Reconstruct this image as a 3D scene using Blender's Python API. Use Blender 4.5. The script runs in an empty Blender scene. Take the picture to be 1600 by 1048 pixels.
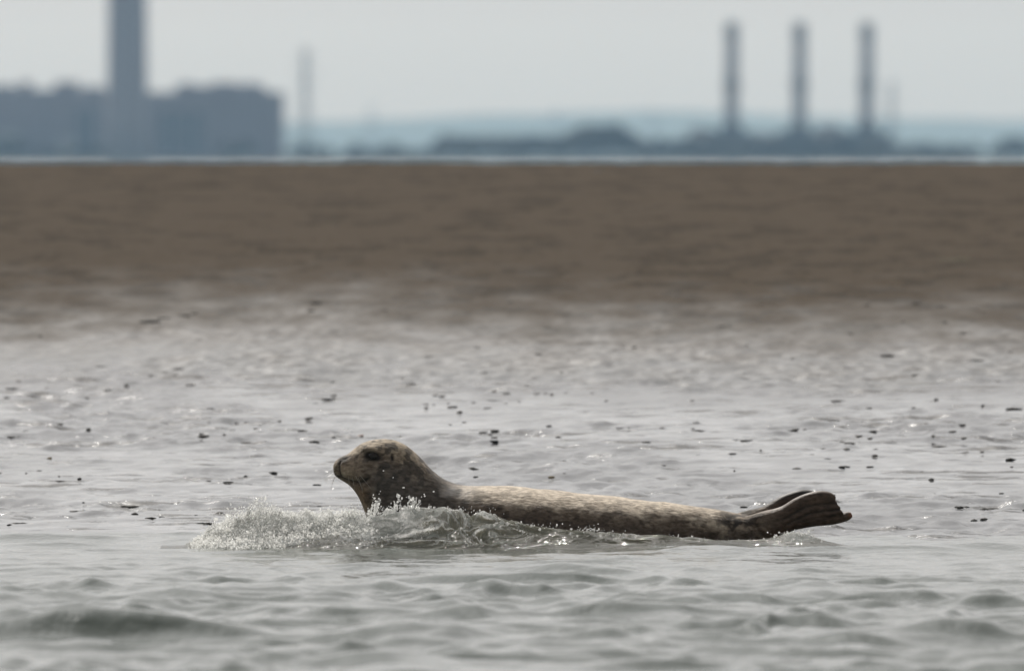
import bpy, bmesh, math, random
import numpy as np
from mathutils import Vector
from mathutils.bvhtree import BVHTree
random.seed(7); RNG = np.random.default_rng(7)
sc = bpy.context.scene
COL = sc.collection

# ------------------------------------------------------------------ camera
CAM_H = 1.07          # eye height above the water, metres
FOCAL = 503.0         # long telephoto
S1 = 36.0 / FOCAL / 1600.0      # metres per photo pixel per metre of distance
HORIZON = 250.0
cam = bpy.data.cameras.new('camera'); camo = bpy.data.objects.new('camera', cam); COL.objects.link(camo)
cam.lens = FOCAL; cam.sensor_width = 36.0; cam.clip_start = 0.5; cam.clip_end = 60000
camo.location = (0, 0, CAM_H)
camo.rotation_euler = (math.radians(90) - math.atan((524 - HORIZON) * S1), 0, 0)
cam.dof.use_dof = True; cam.dof.focus_distance = 39.9; cam.dof.aperture_fstop = 8.4
sc.camera = camo

# ------------------------------------------------------------------ sky and sun
SUN = Vector((-0.22, 0.66, 0.72)).normalized()
world = bpy.data.worlds.new('World'); sc.world = world; world.use_nodes = True
wn = world.node_tree.nodes; wl = world.node_tree.links; wn.clear()
sky = wn.new('ShaderNodeTexSky'); sky.sky_type = 'NISHITA'; sky.sun_disc = False
sky.sun_elevation = math.asin(SUN.z); sky.sun_rotation = math.atan2(SUN.x, SUN.y)
sky.air_density = 1.0; sky.dust_density = 2.3; sky.ozone_density = 1.0
hs = wn.new('ShaderNodeHueSaturation'); hs.inputs['Saturation'].default_value = 0.0
bg = wn.new('ShaderNodeBackground'); bg.inputs['Strength'].default_value = 0.095
wo = wn.new('ShaderNodeOutputWorld')
wl.new(sky.outputs[0], hs.inputs['Color']); wt = wn.new('ShaderNodeMix'); wt.data_type = 'RGBA'; wt.blend_type = 'MULTIPLY'; wt.inputs[0].default_value = 1.0; wt.inputs[7].default_value = (1.015, 1.0, 0.992, 1)   # even milky overcast
wl.new(hs.outputs[0], wt.inputs[6]); wl.new(wt.outputs[2], bg.inputs['Color']); wl.new(bg.outputs[0], wo.inputs['Surface'])
sun = bpy.data.lights.new('sun', 'SUN'); suno = bpy.data.objects.new('sun', sun); COL.objects.link(suno)
sun.energy = 3.8; sun.angle = math.radians(1.5); sun.color = (1.0, 0.96, 0.90)
suno.rotation_euler = SUN.to_track_quat('Z', 'Y').to_euler(); suno.location = (-20, 60, 80)
sc.view_settings.view_transform = 'Standard'; sc.view_settings.look = 'None'
sc.view_settings.exposure = 0.0; sc.view_settings.gamma = 1.0; sc.view_settings.use_curve_mapping = False
sc.render.engine = 'CYCLES'
sc.cycles.use_denoising = True
sc.cycles.transparent_max_bounces = 16; sc.cycles.max_bounces = 6; sc.cycles.diffuse_bounces = 2; sc.cycles.glossy_bounces = 3; sc.cycles.volume_bounces = 1; sc.cycles.caustics_refractive = False; sc.cycles.caustics_reflective = False
sc.cycles.sample_clamp_indirect = 6.0

# ------------------------------------------------------------------ helpers
def px2w(px, py, Y):
    """point of the place seen at photo pixel px,py at distance Y (used to take measurements)"""
    return ((px - 800) * S1 * Y, Y, CAM_H - (py - HORIZON) * S1 * Y)
def smooth(a, b, x):
    t = np.clip((x - a) / (b - a), 0, 1); return t * t * (3 - 2 * t)
def _h(ix, iy, iz, seed):
    n = (ix.astype(np.int64) * 374761393 + iy.astype(np.int64) * 668265263 + iz.astype(np.int64) * 2147483647 + seed * 1274126177) & 0xffffffff
    n = ((n ^ (n >> 13)) * 1274126177) & 0xffffffff
    n = ((n ^ (n >> 16)) * 2246822519) & 0xffffffff
    return ((n ^ (n >> 15)) & 0xffffff).astype(np.float64) / 0xffffff
def noise2(x, y, seed=0):
    x = np.asarray(x, float); y = np.asarray(y, float)
    ix = np.floor(x); iy = np.floor(y); fx = x - ix; fy = y - iy
    ux = fx**3 * (fx * (fx * 6 - 15) + 10); uy = fy**3 * (fy * (fy * 6 - 15) + 10)
    def g(dx, dy):
        a = _h(ix + dx, iy + dy, ix * 0, seed) * 6.2831853
        return np.cos(a) * (fx - dx) + np.sin(a) * (fy - dy)
    a = g(0, 0) * (1 - ux) + g(1, 0) * ux; b = g(0, 1) * (1 - ux) + g(1, 1) * ux
    return (a * (1 - uy) + b * uy) * 1.5
def fbm2(x, y, seed=0, oct=4, gain=0.5):
    s = 0; a = 1
    for o in range(oct):
        s = s + a * noise2(x * 2**o, y * 2**o, seed + o * 17); a *= gain
    return s
def noise3(x, y, z, seed=0):
    ix = np.floor(x); iy = np.floor(y); iz = np.floor(z); fx = x - ix; fy = y - iy; fz = z - iz
    ux = fx * fx * (3 - 2 * fx); uy = fy * fy * (3 - 2 * fy); uz = fz * fz * (3 - 2 * fz)
    r = 0
    for dx in (0, 1):
        for dy in (0, 1):
            for dz in (0, 1):
                w = (ux if dx else 1 - ux) * (uy if dy else 1 - uy) * (uz if dz else 1 - uz)
                r = r + w * _h(ix + dx, iy + dy, iz + dz, seed)
    return r * 2 - 1
def fbm3(x, y, z, seed=0, oct=3):
    s = 0; a = 1
    for o in range(oct):
        s = s + a * noise3(x * 2**o, y * 2**o, z * 2**o, seed + 31 * o); a *= 0.5
    return s
def tag(o, label=None, cat=None, group=None, kind=None):
    if label: o['label'] = label
    if cat: o['category'] = cat
    if group: o['group'] = group
    if kind: o['kind'] = kind
    return o
def link(name, me, m=None, parent=None, smooth_=False):
    if m: me.materials.clear(); me.materials.append(m)
    if smooth_: me.polygons.foreach_set('use_smooth', np.ones(len(me.polygons), bool))
    o = bpy.data.objects.new(name, me); COL.objects.link(o)
    if parent: o.parent = parent
    return o
def empty(name, loc):
    o = bpy.data.objects.new(name, None); COL.objects.link(o); o.location = loc; return o
def mesh_np(name, V, F):
    """mesh from arrays, F an (n,k) int array"""
    me = bpy.data.meshes.new(name); k = F.shape[1]; n = len(F)
    me.vertices.add(len(V)); me.vertices.foreach_set('co', np.ascontiguousarray(V, np.float32).ravel())
    me.loops.add(n * k); me.loops.foreach_set('vertex_index', np.ascontiguousarray(F, np.int32).ravel())
    me.polygons.add(n); me.polygons.foreach_set('loop_start', np.arange(0, n * k, k, dtype=np.int32))
    me.update(calc_edges=True); me.validate(); return me
def grid_faces(nx, ny):
    i = np.arange(nx * ny).reshape(ny, nx)
    return np.stack([i[:-1, :-1].ravel(), i[:-1, 1:].ravel(), i[1:, 1:].ravel(), i[1:, :-1].ravel()], 1)
def attr(me, name, vals):
    a = me.attributes.new(name, 'FLOAT', 'POINT'); a.data.foreach_set('value', np.ascontiguousarray(vals, np.float32).ravel())
def attrc(me, name, vals):
    a = me.attributes.new(name, 'FLOAT_COLOR', 'POINT'); v = np.ones((len(vals), 4), np.float32); v[:, :3] = vals
    a.data.foreach_set('color', v.ravel())
def box(bm, c, d, rz=0):
    r = bmesh.ops.create_cube(bm, size=1.0)['verts']
    cs, sn = math.cos(rz), math.sin(rz)
    for v in r:
        x, y, z = v.co.x * d[0], v.co.y * d[1], v.co.z * d[2]
        v.co = (c[0] + x * cs - y * sn, c[1] + x * sn + y * cs, c[2] + z)
def bar(bm, a, b, r, n=6, r2=None):
    a = Vector(a); b = Vector(b); d = (b - a).normalized()
    u = d.orthogonal().normalized(); w = d.cross(u); r2 = r if r2 is None else r2
    A = []; B = []
    for i in range(n):
        t = 2 * math.pi * i / n; k = u * math.cos(t) + w * math.sin(t)
        A.append(bm.verts.new(a + k * r)); B.append(bm.verts.new(b + k * r2))
    for i in range(n): bm.faces.new((A[i], A[(i + 1) % n], B[(i + 1) % n], B[i]))
    bm.faces.new(A[::-1]); bm.faces.new(B)
def lathe(bm, prof, n=28, c=(0, 0)):
    rings = [[bm.verts.new((c[0] + r * math.cos(2 * math.pi * i / n), c[1] + r * math.sin(2 * math.pi * i / n), z)) for i in range(n)] for r, z in prof]
    for a, b in zip(rings, rings[1:]):
        for i in range(n): bm.faces.new((a[i], a[(i + 1) % n], b[(i + 1) % n], b[i]))
    bm.faces.new(rings[0][::-1]); bm.faces.new(rings[-1])
def done(bm, name, m, parent=None, sm=False):
    bmesh.ops.recalc_face_normals(bm, faces=bm.faces)
    me = bpy.data.meshes.new(name); bm.to_mesh(me); bm.free()
    return link(name, me, m, parent, sm)

# ------------------------------------------------------------------ materials
class NT:
    def __init__(s, name):
        s.m = bpy.data.materials.new(name); s.m.use_nodes = True; s.t = s.m.node_tree; s.t.nodes.clear()
        s.out = s.n('ShaderNodeOutputMaterial')
    def n(s, t, **k):
        x = s.t.nodes.new(t)
        for a, b in k.items(): setattr(x, a, b)
        return x
    def l(s, a, b): s.t.links.new(a, b)
    def val(s, node, **k):
        for a, b in k.items(): node.inputs[a.replace('_', ' ')].default_value = b
        return node
    def noise(s, scale, detail=4, vec=None, rough=0.55, stretch=None):
        t = s.n('ShaderNodeTexNoise'); t.inputs['Scale'].default_value = scale; t.inputs['Detail'].default_value = detail; t.inputs['Roughness'].default_value = rough
        tc = s.n('ShaderNodeTexCoord'); src = tc.outputs['Object']
        if stretch:
            mp = s.n('ShaderNodeMapping'); mp.inputs['Scale'].default_value = stretch; s.l(src, mp.inputs[0]); src = mp.outputs[0]
        s.l(src, t.inputs['Vector']); return t.outputs['Fac']
    def ramp(s, fac, a, b, c0=(0, 0, 0, 1), c1=(1, 1, 1, 1)):
        r = s.n('ShaderNodeValToRGB'); r.color_ramp.elements[0].position = a; r.color_ramp.elements[1].position = b
        r.color_ramp.elements[0].color = c0; r.color_ramp.elements[1].color = c1; s.l(fac, r.inputs[0]); return r.outputs[0]
    def mix(s, fac, a, b, mode='MIX'):
        x = s.n('ShaderNodeMix', data_type='RGBA', blend_type=mode)
        for sock, v in ((x.inputs[0], fac), (x.inputs[6], a), (x.inputs[7], b)):
            if isinstance(v, (int, float)): sock.default_value = v
            elif isinstance(v, tuple): sock.default_value = (*v, 1) if len(v) == 3 else v
            else: s.l(v, sock)
        return x.outputs[2]
    def math(s, op, a, b=None):
        x = s.n('ShaderNodeMath', operation=op)
        for i, v in enumerate((a, b)):
            if v is None: continue
            if isinstance(v, (int, float)): x.inputs[i].default_value = v
            else: s.l(v, x.inputs[i])
        return x.outputs[0]
    def bump(s, h, strength, dist, prev=None):
        b = s.n('ShaderNodeBump'); b.inputs['Strength'].default_value = strength; b.inputs['Distance'].default_value = dist
        s.l(h, b.inputs['Height'])
        if prev: s.l(prev, b.inputs['Normal'])
        return b.outputs[0]
    def bsdf(s, **k):
        b = s.n('ShaderNodeBsdfPrincipled')
        for a, v in k.items():
            i = b.inputs[a.replace('_', ' ')]
            if isinstance(v, (int, float)): i.default_value = v
            elif isinstance(v, tuple): i.default_value = (*v, 1) if len(v) == 3 and i.type == 'RGBA' else v
            else: s.l(v, i)
        return b.outputs[0]
    def at(s, name, out='Fac'):
        return s.n('ShaderNodeAttribute', attribute_name=name).outputs[out]
    def end(s, sh): s.l(sh, s.out.inputs['Surface']); return s.m

def m_simple(name, col, rough=0.7, var=0.25, scale=0.3, spec=0.4):
    t = NT(name); n = t.noise(scale, 5)
    c = t.mix(n, tuple(x * (1 - var) for x in col), tuple(x * (1 + var) for x in col))
    return t.end(t.bsdf(Base_Color=c, Roughness=rough, Specular_IOR_Level=spec))

def m_mud():
    t = NT('tidal_mud'); wet = t.at('wet'); film = t.at('film')
    n1 = t.noise(2.2, 3, stretch=(1, 0.35, 1)); n4 = t.noise(10.0, 5, stretch=(0.42, 0.15, 1)); n2 = t.noise(26, 4, stretch=(1, 0.3, 1)); n3 = t.noise(90, 3, stretch=(1, 0.3, 1))
    dry = t.mix(t.ramp(n1, 0.3, 0.7), (0.041, 0.030, 0.018), (0.053, 0.040, 0.026))
    dry = t.mix(t.ramp(n2, 0.35, 0.7), dry, (0.030, 0.022, 0.014), 'MIX')
    dry = t.mix(t.ramp(n4, 0.52, 0.66), dry, (0.030, 0.022, 0.013))
    dry = t.mix(t.ramp(n4, 0.46, 0.34), dry, (0.060, 0.045, 0.030))
    wetc = t.mix(t.ramp(n2, 0.35, 0.7), (0.064, 0.066, 0.068), (0.031, 0.032, 0.033))
    n5 = t.noise(9, 6, rough=0.62, stretch=(0.5, 1, 1)); n6 = t.noise(1.3, 3, stretch=(0.6, 1, 1))
    drift = t.math('MULTIPLY', t.ramp(t.math('ADD', n5, t.math('MULTIPLY', t.math('SUBTRACT', n6, 0.5), 0.45)), 0.575, 0.635), wet)
    wetc = t.mix(drift, wetc, (0.016, 0.015, 0.014))
    c = t.mix(wet, dry, wetc)
    rw = t.math('ADD', t.math('MULTIPLY', t.ramp(n1, 0.35, 0.65), 0.12), 0.08)
    rw = t.math('SUBTRACT', rw, t.math('MULTIPLY', film, 0.05))
    rw = t.math('ADD', rw, t.math('MULTIPLY', drift, 0.42))
    r = t.math('ADD', t.math('MULTIPLY', wet, rw), t.math('MULTIPLY', t.math('SUBTRACT', 1.0, wet), 0.85))
    sp = t.math('ADD', t.math('MULTIPLY', wet, 0.50), 0.03)
    sp = t.math('MULTIPLY', sp, t.math('SUBTRACT', 1.0, t.math('MULTIPLY', drift, 0.55)))
    amp = t.math('SUBTRACT', 1.0, t.math('MULTIPLY', film, 0.85))
    b = t.bump(t.math('MULTIPLY', n2, amp), 0.5, 0.006)
    b = t.bump(drift, 0.5, 0.004, b); b = t.bump(t.math('MULTIPLY', n3, amp), 0.35, 0.002, b)
    return t.end(t.bsdf(Base_Color=c, Roughness=r, Specular_IOR_Level=sp, IOR=1.5, Normal=b))

def m_water():
    t = NT('turbid_water')
    n1 = t.noise(9, 4, stretch=(1, 0.6, 1)); n2 = t.noise(38, 3, stretch=(1, 0.5, 1))
    b = t.bump(n1, 0.35, 0.013); b = t.bump(n2, 0.35, 0.006, b); b = t.bump(t.noise(110, 2, stretch=(1, 0.5, 1)), 0.3, 0.0012, b)
    c = t.mix(t.noise(1.1, 3), (0.064, 0.080, 0.066), (0.088, 0.103, 0.092))
    return t.end(t.bsdf(Base_Color=c, Roughness=0.085, IOR=1.333, Normal=b))

def m_splash():
    t = NT('splash_water'); foam = t.at('foam')
    n1 = t.noise(85, 4); n2 = t.noise(230, 3)
    k = t.math('ADD', t.math('MULTIPLY', foam, 0.9), 0.10)
    b = t.bump(t.math('MULTIPLY', n1, k), 0.9, 0.013); b = t.bump(t.math('MULTIPLY', n2, k), 0.9, 0.007, b)
    f = t.ramp(t.math('ADD', t.math('MULTIPLY', foam, 1.0), t.math('MULTIPLY', t.math('SUBTRACT', n2, 0.5), 1.1)), 0.30, 0.66)
    c = t.mix(f, (0.27, 0.262, 0.225), (0.92, 0.92, 0.91))
    tr = t.math('MULTIPLY', t.math('SUBTRACT', 1.0, f), 0.45)
    r = t.math('ADD', t.math('MULTIPLY', f, 0.10), 0.05)
    p = t.bsdf(Base_Color=c, Roughness=r, IOR=1.333, Normal=b, Transmission_Weight=tr)
    tl = t.n('ShaderNodeBsdfTranslucent'); t.l(t.mix(f, (0.46, 0.45, 0.36), (0.95, 0.95, 0.94)), tl.inputs['Color']); t.l(b, tl.inputs['Normal'])
    ms = t.n('ShaderNodeMixShader'); t.l(t.math('ADD', t.math('MULTIPLY', f, 0.58), 0.30), ms.inputs[0]); t.l(p, ms.inputs[1]); t.l(tl.outputs[0], ms.inputs[2])
    tp = t.n('ShaderNodeBsdfTransparent'); m2 = t.n('ShaderNodeMixShader'); t.l(t.math('ADD', t.math('MULTIPLY', t.at('clear'), 0.62), 0.20), m2.inputs[0]); t.l(ms.outputs[0], m2.inputs[1]); t.l(tp.outputs[0], m2.inputs[2])
    return t.end(m2.outputs[0])

def m_bubble():
    t = NT('foam_bubbles'); w = t.at('white')
    p = t.bsdf(Base_Color=(0.9, 0.9, 0.89), Roughness=0.08, IOR=1.333, Transmission_Weight=t.math('MULTIPLY', t.math('SUBTRACT', 1.0, w), 0.8))
    tl = t.n('ShaderNodeBsdfTranslucent'); tl.inputs['Color'].default_value = (0.95, 0.95, 0.93, 1)
    ms = t.n('ShaderNodeMixShader'); t.l(t.math('MULTIPLY', w, 0.88), ms.inputs[0]); t.l(p, ms.inputs[1]); t.l(tl.outputs[0], ms.inputs[2])
    tp = t.n('ShaderNodeBsdfTransparent'); m2 = t.n('ShaderNodeMixShader'); m2.inputs[0].default_value = 0.34; t.l(ms.outputs[0], m2.inputs[1]); t.l(tp.outputs[0], m2.inputs[2])
    return t.end(m2.outputs[0])

def m_seal():
    t = NT('seal_coat'); col = t.at('coat', 'Color'); wet = t.at('wetfur')
    g = t.noise(120, 4, stretch=(0.45, 1, 1)); g2 = t.noise(420, 2, stretch=(0.4, 1, 1)); g3 = t.noise(45, 4)
    k = t.ramp(g, 0.32, 0.68, (0.50, 0.47, 0.44, 1), (1.40, 1.40, 1.38, 1))
    k2 = t.ramp(g3, 0.35, 0.65, (0.80, 0.78, 0.76, 1), (1.12, 1.12, 1.12, 1))
    c = t.mix(1.0, t.mix(1.0, col, k, 'MULTIPLY'), k2, 'MULTIPLY')
    r = t.math('SUBTRACT', 0.78, t.math('MULTIPLY', wet, 0.34))
    dry = t.math('SUBTRACT', 1.0, wet)
    b = t.bump(t.math('MULTIPLY', g, t.math('ADD', t.math('MULTIPLY', dry, 0.8), 0.12)), 0.6, 0.006)
    b = t.bump(t.math('MULTIPLY', g2, t.math('ADD', t.math('MULTIPLY', dry, 0.9), 0.1)), 0.5, 0.002, b)
    return t.end(t.bsdf(Base_Color=c, Roughness=r, Specular_IOR_Level=0.35, Normal=b,
                        Sheen_Weight=t.math('MULTIPLY', dry, 0.25), Sheen_Roughness=0.45, Sheen_Tint=(0.9, 0.8, 0.65)))

M = dict(mud=m_mud(), water=m_water(), splash=m_splash(), bubble=m_bubble(), seal=m_seal())
def m_eye():
    t = NT('seal_eye'); c = t.mix(t.noise(90, 2), (0.006, 0.004, 0.003), (0.014, 0.009, 0.006))
    return t.end(t.bsdf(Base_Color=c, Roughness=0.12))
M['eye'] = m_eye()
M['whisker'] = m_simple('whisker', (0.33, 0.30, 0.25), 0.4, 0.1, 40)
M['stone'] = m_simple('dark_stone', (0.062, 0.058, 0.054), 0.7, 0.5, 60, 0.12)
M['brownstone'] = m_simple('brown_stone', (0.13, 0.10, 0.045), 0.7, 0.4, 60, 0.12)
M['weed'] = m_simple('seaweed', (0.042, 0.041, 0.036), 0.7, 0.5, 60, 0.12)
M['greenweed'] = m_simple('green_weed', (0.050, 0.060, 0.018), 0.7, 0.4, 30, 0.12)
M['leaf'] = m_simple('orange_leaf', (0.30, 0.15, 0.07), 0.5, 0.3, 80)
M['concrete'] = m_simple('concrete', (0.27, 0.25, 0.29), 0.8, 0.12, 0.05)
M['stack'] = m_simple('stack_steel', (0.34, 0.34, 0.36), 0.7, 0.1, 0.05)
M['stackdark'] = m_simple('stack_band', (0.19, 0.19, 0.20), 0.7, 0.1, 0.05)
M['clad'] = m_simple('grey_cladding', (0.215, 0.19, 0.22), 0.8, 0.12, 0.04)
M['clad2'] = m_simple('pale_cladding', (0.30, 0.30, 0.31), 0.8, 0.12, 0.04)
M['plant'] = m_simple('dark_cladding', (0.055, 0.062, 0.070), 0.8, 0.15, 0.05)
M['steel'] = m_simple('galvanised_steel', (0.20, 0.20, 0.20), 0.6, 0.1, 0.2)
M['leafy'] = m_simple('foliage', (0.040, 0.052, 0.030), 0.8, 0.4, 0.15)
M['bark'] = m_simple('bark', (0.05, 0.04, 0.03), 0.9, 0.2, 1)
M['land'] = m_simple('far_land', (0.060, 0.066, 0.045), 0.9, 0.3, 0.01, 0.0)
M['hill'] = m_simple('hill', (0.060, 0.075, 0.045), 0.9, 0.25, 0.002, 0.0)

# ------------------------------------------------------------------ tidal flat (sloping mud bank)
def shore(x): return 40.55 - 0.42 * np.tanh(np.asarray(x) * 0.9) + 0.10 * noise2(np.asarray(x) * 0.8 + 3, 0 * np.asarray(x) + 0.5, 5)
BD = np.array([-30, -3.0, -0.6, 0.0, 0.8, 2.5, 5.5, 10.0, 14.5, 20.0, 26, 32, 36.5, 39.5, 44, 60, 75])
BZ = np.array([-1.2, -0.35, -0.14, -0.004, 0.026, 0.085, 0.195, 0.355, 0.500, 0.660, 0.825, 0.955, 1.042, 1.0525, 0.98, 0.2, -0.6])
def bank_base(x, y):
    d = y - shore(x); z = np.interp(d, BD, BZ)
    z = (z + np.interp(d - 0.8, BD, BZ) + np.interp(d + 0.8, BD, BZ)) / 3 * smooth(1, 3, d) + z * (1 - smooth(1, 3, d))
    return z, d
def bank_z(x, y):
    x = np.asarray(x, float); y = np.asarray(y, float)
    z, d = bank_base(x, y)
    up = smooth(-0.1, 0.8, d)
    far = smooth(3.5, 15, d)
    r = 0.004 * fbm2(x * 1.0, y * 0.5, 11, 3) * (1 + 1.0 * far * (1 - smooth(28, 34, d)))
    rip = fbm2(x * 3.2 + 2 * noise2(x * 1.1, y * 0.4, 23), y * 2.0, 12, 3, 0.55)
    r = r + 0.0038 * rip * (1 - 0.5 * far)
    led = noise2(x * 2.3 + 1.2 * noise2(x * 0.9, y * 0.5, 24), y * 2.0, 25) + 0.35 * noise2(x * 7, y * 5, 26) - 0.22
    led2 = noise2(x * 4.8 + 0.8 * noise2(x * 2, y * 0.8, 27), y * 3.8, 28) + 0.3 * noise2(x * 15, y * 9, 29) - 0.15
    r = r + (0.0052 * np.tanh(8 * led) + 0.0034 * np.tanh(8 * led2)) * (1 - 0.6 * far)
    r = r + 0.0021 * np.tanh(7 * (noise2(x * 10 + 0.6 * noise2(x * 4, y * 1.6, 35), y * 7.5, 36) - 0.12)) * (1 - far)
    r = r + 0.0035 * fbm2(x * 18, y * 6, 14, 2)
    # hollows hold a film of water and lie flat
    pud = smooth(0.10, -0.22, fbm2(x * 0.9 + 4, y * 0.33, 15, 3) + 0.35 * rip) * (1 - smooth(9, 16, d))
    r = r * (1 - 0.62 * pud)
    return z + r * (0.25 + 0.75 * up), pud, d
xs = np.concatenate([[-160, -110, -60, -25, -12], np.linspace(-7, -4, 40)[:-1], np.arange(-4, 4.0001, 0.0135), np.linspace(4, 7, 40)[1:], [12, 25, 60, 110, 160]])
ys = [32.0, 36, 38, 38.8]
while ys[-1] < 82: ys.append(ys[-1] + (0.032 if ys[-1] < 46 else 0.032 + (ys[-1] - 46) * 0.0028))
ys = np.array(ys + [84, 87, 92, 100, 110])
X, Yg = np.meshgrid(xs, ys)
Z, pud, dd = bank_z(X, Yg)
endfade = smooth(100, 155, np.abs(X)); Z = Z * (1 - endfade) - 0.7 * endfade
me = mesh_np('tidal_flat', np.stack([X.ravel(), Yg.ravel(), Z.ravel()], 1), grid_faces(len(xs), len(ys)))
wet = 1 - smooth(0.18, 0.65, Z + 0.05 * fbm2(X * 0.5, Yg * 0.12, 31, 3) * smooth(4, 12, dd) + 0.05 * fbm2(X * 4, Yg * 0.9, 33, 2) * smooth(4, 12, dd))
attr(me, 'wet', wet ** 1.25); attr(me, 'film', pud)
tidal = tag(link('tidal_flat', me, M['mud'], smooth_=True), kind='structure')
tidal['label'] = 'wet grey mud flat rising to brown sand bank'

# ------------------------------------------------------------------ water
WX = np.concatenate([[-13800, -4000, -1000, -200, -60, -20, -9], np.linspace(-5.5, -2.6, 90)[:-1], np.arange(-2.6, 2.6001, 0.011), np.linspace(2.6, 5.5, 90)[1:], [9, 20, 60, 200, 1000, 4000, 13800]])
WY = np.concatenate([[-400, -60, 0, 14, 22], np.linspace(25, 29, 60)[:-1], np.arange(29, 41.8, 0.026), [43, 46, 60, 90, 140, 300, 1000, 3500, 9000, 18000, 26500]])
waves = []
wr = random.Random(14)
for i in range(64):
    lam = 0.12 * (0.85 / 0.12) ** wr.random()
    th = wr.gauss(0, 0.62); k = 2 * math.pi / lam
    waves.append((k * math.sin(th), k * math.cos(th), 0.00155 * (lam / 0.4) ** 0.95 * wr.uniform(0.4, 1.15), wr.random() * 6.283))
def water_z(x, y, chop=None):
    x = np.asarray(x, float); y = np.asarray(y, float)
    z = np.zeros(np.broadcast(x, y).shape); wx = x + 0.22 * noise2(x * 1.3, y * 0.8, 41); wy = y + 0.22 * noise2(x * 1.1 + 7, y * 0.8, 42)
    for kx, ky, a, p in waves:
        ph = kx * wx + ky * wy + p; z = z + a * np.sin(ph)
        if chop is not None: k_ = math.hypot(kx, ky); c_ = 1.1 * a * np.cos(ph); chop[0] += c_ * kx / k_; chop[1] += c_ * ky / k_
    z = z + 0.004 * fbm2(x * 6, y * 4, 43, 2)
    for fx, fy, a, sd in ((2.4, 2.0, .014, 44), (4.2, 4.0, .0115, 45), (7.5, 7.0, .0105, 46), (12, 12, .006, 47), (20, 22, .0018, 48)):
        z = z + a * np.clip(noise2(wx * fx, wy * fy + 0.25 * np.sin(wx * fx * 1.3), sd) + .08, 0, 1) ** 1.5
    z = np.where(z > 0, z * (1 + 6 * np.clip(z, 0, 0.05)), z * 0.85)          # sharper crests
    core = smooth(60, 6, np.abs(x)) * smooth(60, 44, np.abs(y - 10))
    calm = 1 - 0.66 * smooth(34.5, 38.6, y)
    z = z * calm * core
    if chop is not None: chop[0] *= calm * core; chop[1] *= calm * core
    def ridge(yc, x0, x1, h, w, s):
        yy = yc + 0.16 * noise2(x * 1.3, 0 * y + s, 51) ; m = smooth(x0, x0 + 0.35, x) * smooth(x1, x1 - 0.5, x)
        return h * m * (0.75 + 0.5 * noise2(x * 2.2, 0 * y + s * 3, 52)) * np.exp(-((y - yy) / w) ** 2)
    z = z + ridge(31.75, -2.2, -0.25, 0.080, 0.13, 1.5) + ridge(30.4, -1.6, -0.8, 0.040, 0.14, 2.5)
    z = z + ridge(31.6, -0.5, 1.9, 0.036, 0.20, 3.5) + ridge(34.6, -1.7, -0.5, 0.018, 0.14, 4.5)
    # little shore wavelets either side of the splash
    z = z + ridge(40.15, -3.4, -0.55, 0.020, 0.16, 5.5) + ridge(39.15, 0.25, 3.4, 0.026, 0.20, 6.5) + ridge(39.5, 0.8, 3.4, 0.018, 0.12, 7.5)
    return z
X, Yg = np.meshgrid(WX, WY)
chop = [np.zeros_like(X), np.zeros_like(X)]
Z = water_z(X, Yg, chop)
me = mesh_np('sea', np.stack([(X + chop[0]).ravel(), (Yg + chop[1]).ravel(), Z.ravel()], 1), grid_faces(len(WX), len(WY)))
sea = tag(link('sea_water', me, M['water'], smooth_=True), 'choppy grey green sea water', kind='structure')

# ------------------------------------------------------------------ far shore, hills
bm = bmesh.new()
n = 140; A = []; B = []; C = []
for i in range(n + 1):
    x = -4000 + 8000 * i / n
    y = 4700 + 60 * math.sin(i * 0.7) + 40 * math.sin(i * 1.9)
    A.append(bm.verts.new((x, y, -1.5))); B.append(bm.verts.new((x, y + 60, 0.8 + 0.3 * math.sin(i * 2.3)))); C.append(bm.verts.new((x, 13500, 3)))
for i in range(n):
    bm.faces.new((A[i], A[i + 1], B[i + 1], B[i])); bm.faces.new((B[i], B[i + 1], C[i + 1], C[i]))
tag(done(bm, 'far_shore', M['land']), 'low dark land along the far shore', kind='structure')
def hills(name, Y, prof, wig, depth, seed):
    hx = np.linspace(-5200, 5200, 521); s = S1 * Y
    P = np.array(prof, float); px = hx / s + 800
    top = (HORIZON - np.interp(px, P[:, 0], P[:, 1])) * s + CAM_H + wig * fbm2(hx / 90, hx * 0 + 0.3, seed, 4)
    rows = []
    for t, k in ((-1.0, -0.1), (-0.6, 0.35), (-0.25, 0.82), (0, 1.0), (0.4, 0.8), (1.0, -0.1)):
        rows.append(np.stack([hx, np.full_like(hx, Y + t * depth) + 30 * noise2(hx / 200, hx * 0 + t, seed + 3), top * k - (3 if k < 0 else 0)], 1))
    V = np.concatenate(rows); me = mesh_np(name, V, grid_faces(521, 6))
    tag(link('hills', me, M['hill'], smooth_=True), 'long low blue hazy hills on the horizon', kind='structure')
hills('hills', 22000, [(-3000, 200), (0, 196), (440, 192), (620, 186), (800, 179), (1000, 173), (1150, 176), (1300, 182), (1600, 188), (2400, 199), (4200, 205)], 1.6, 900, 71)

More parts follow.
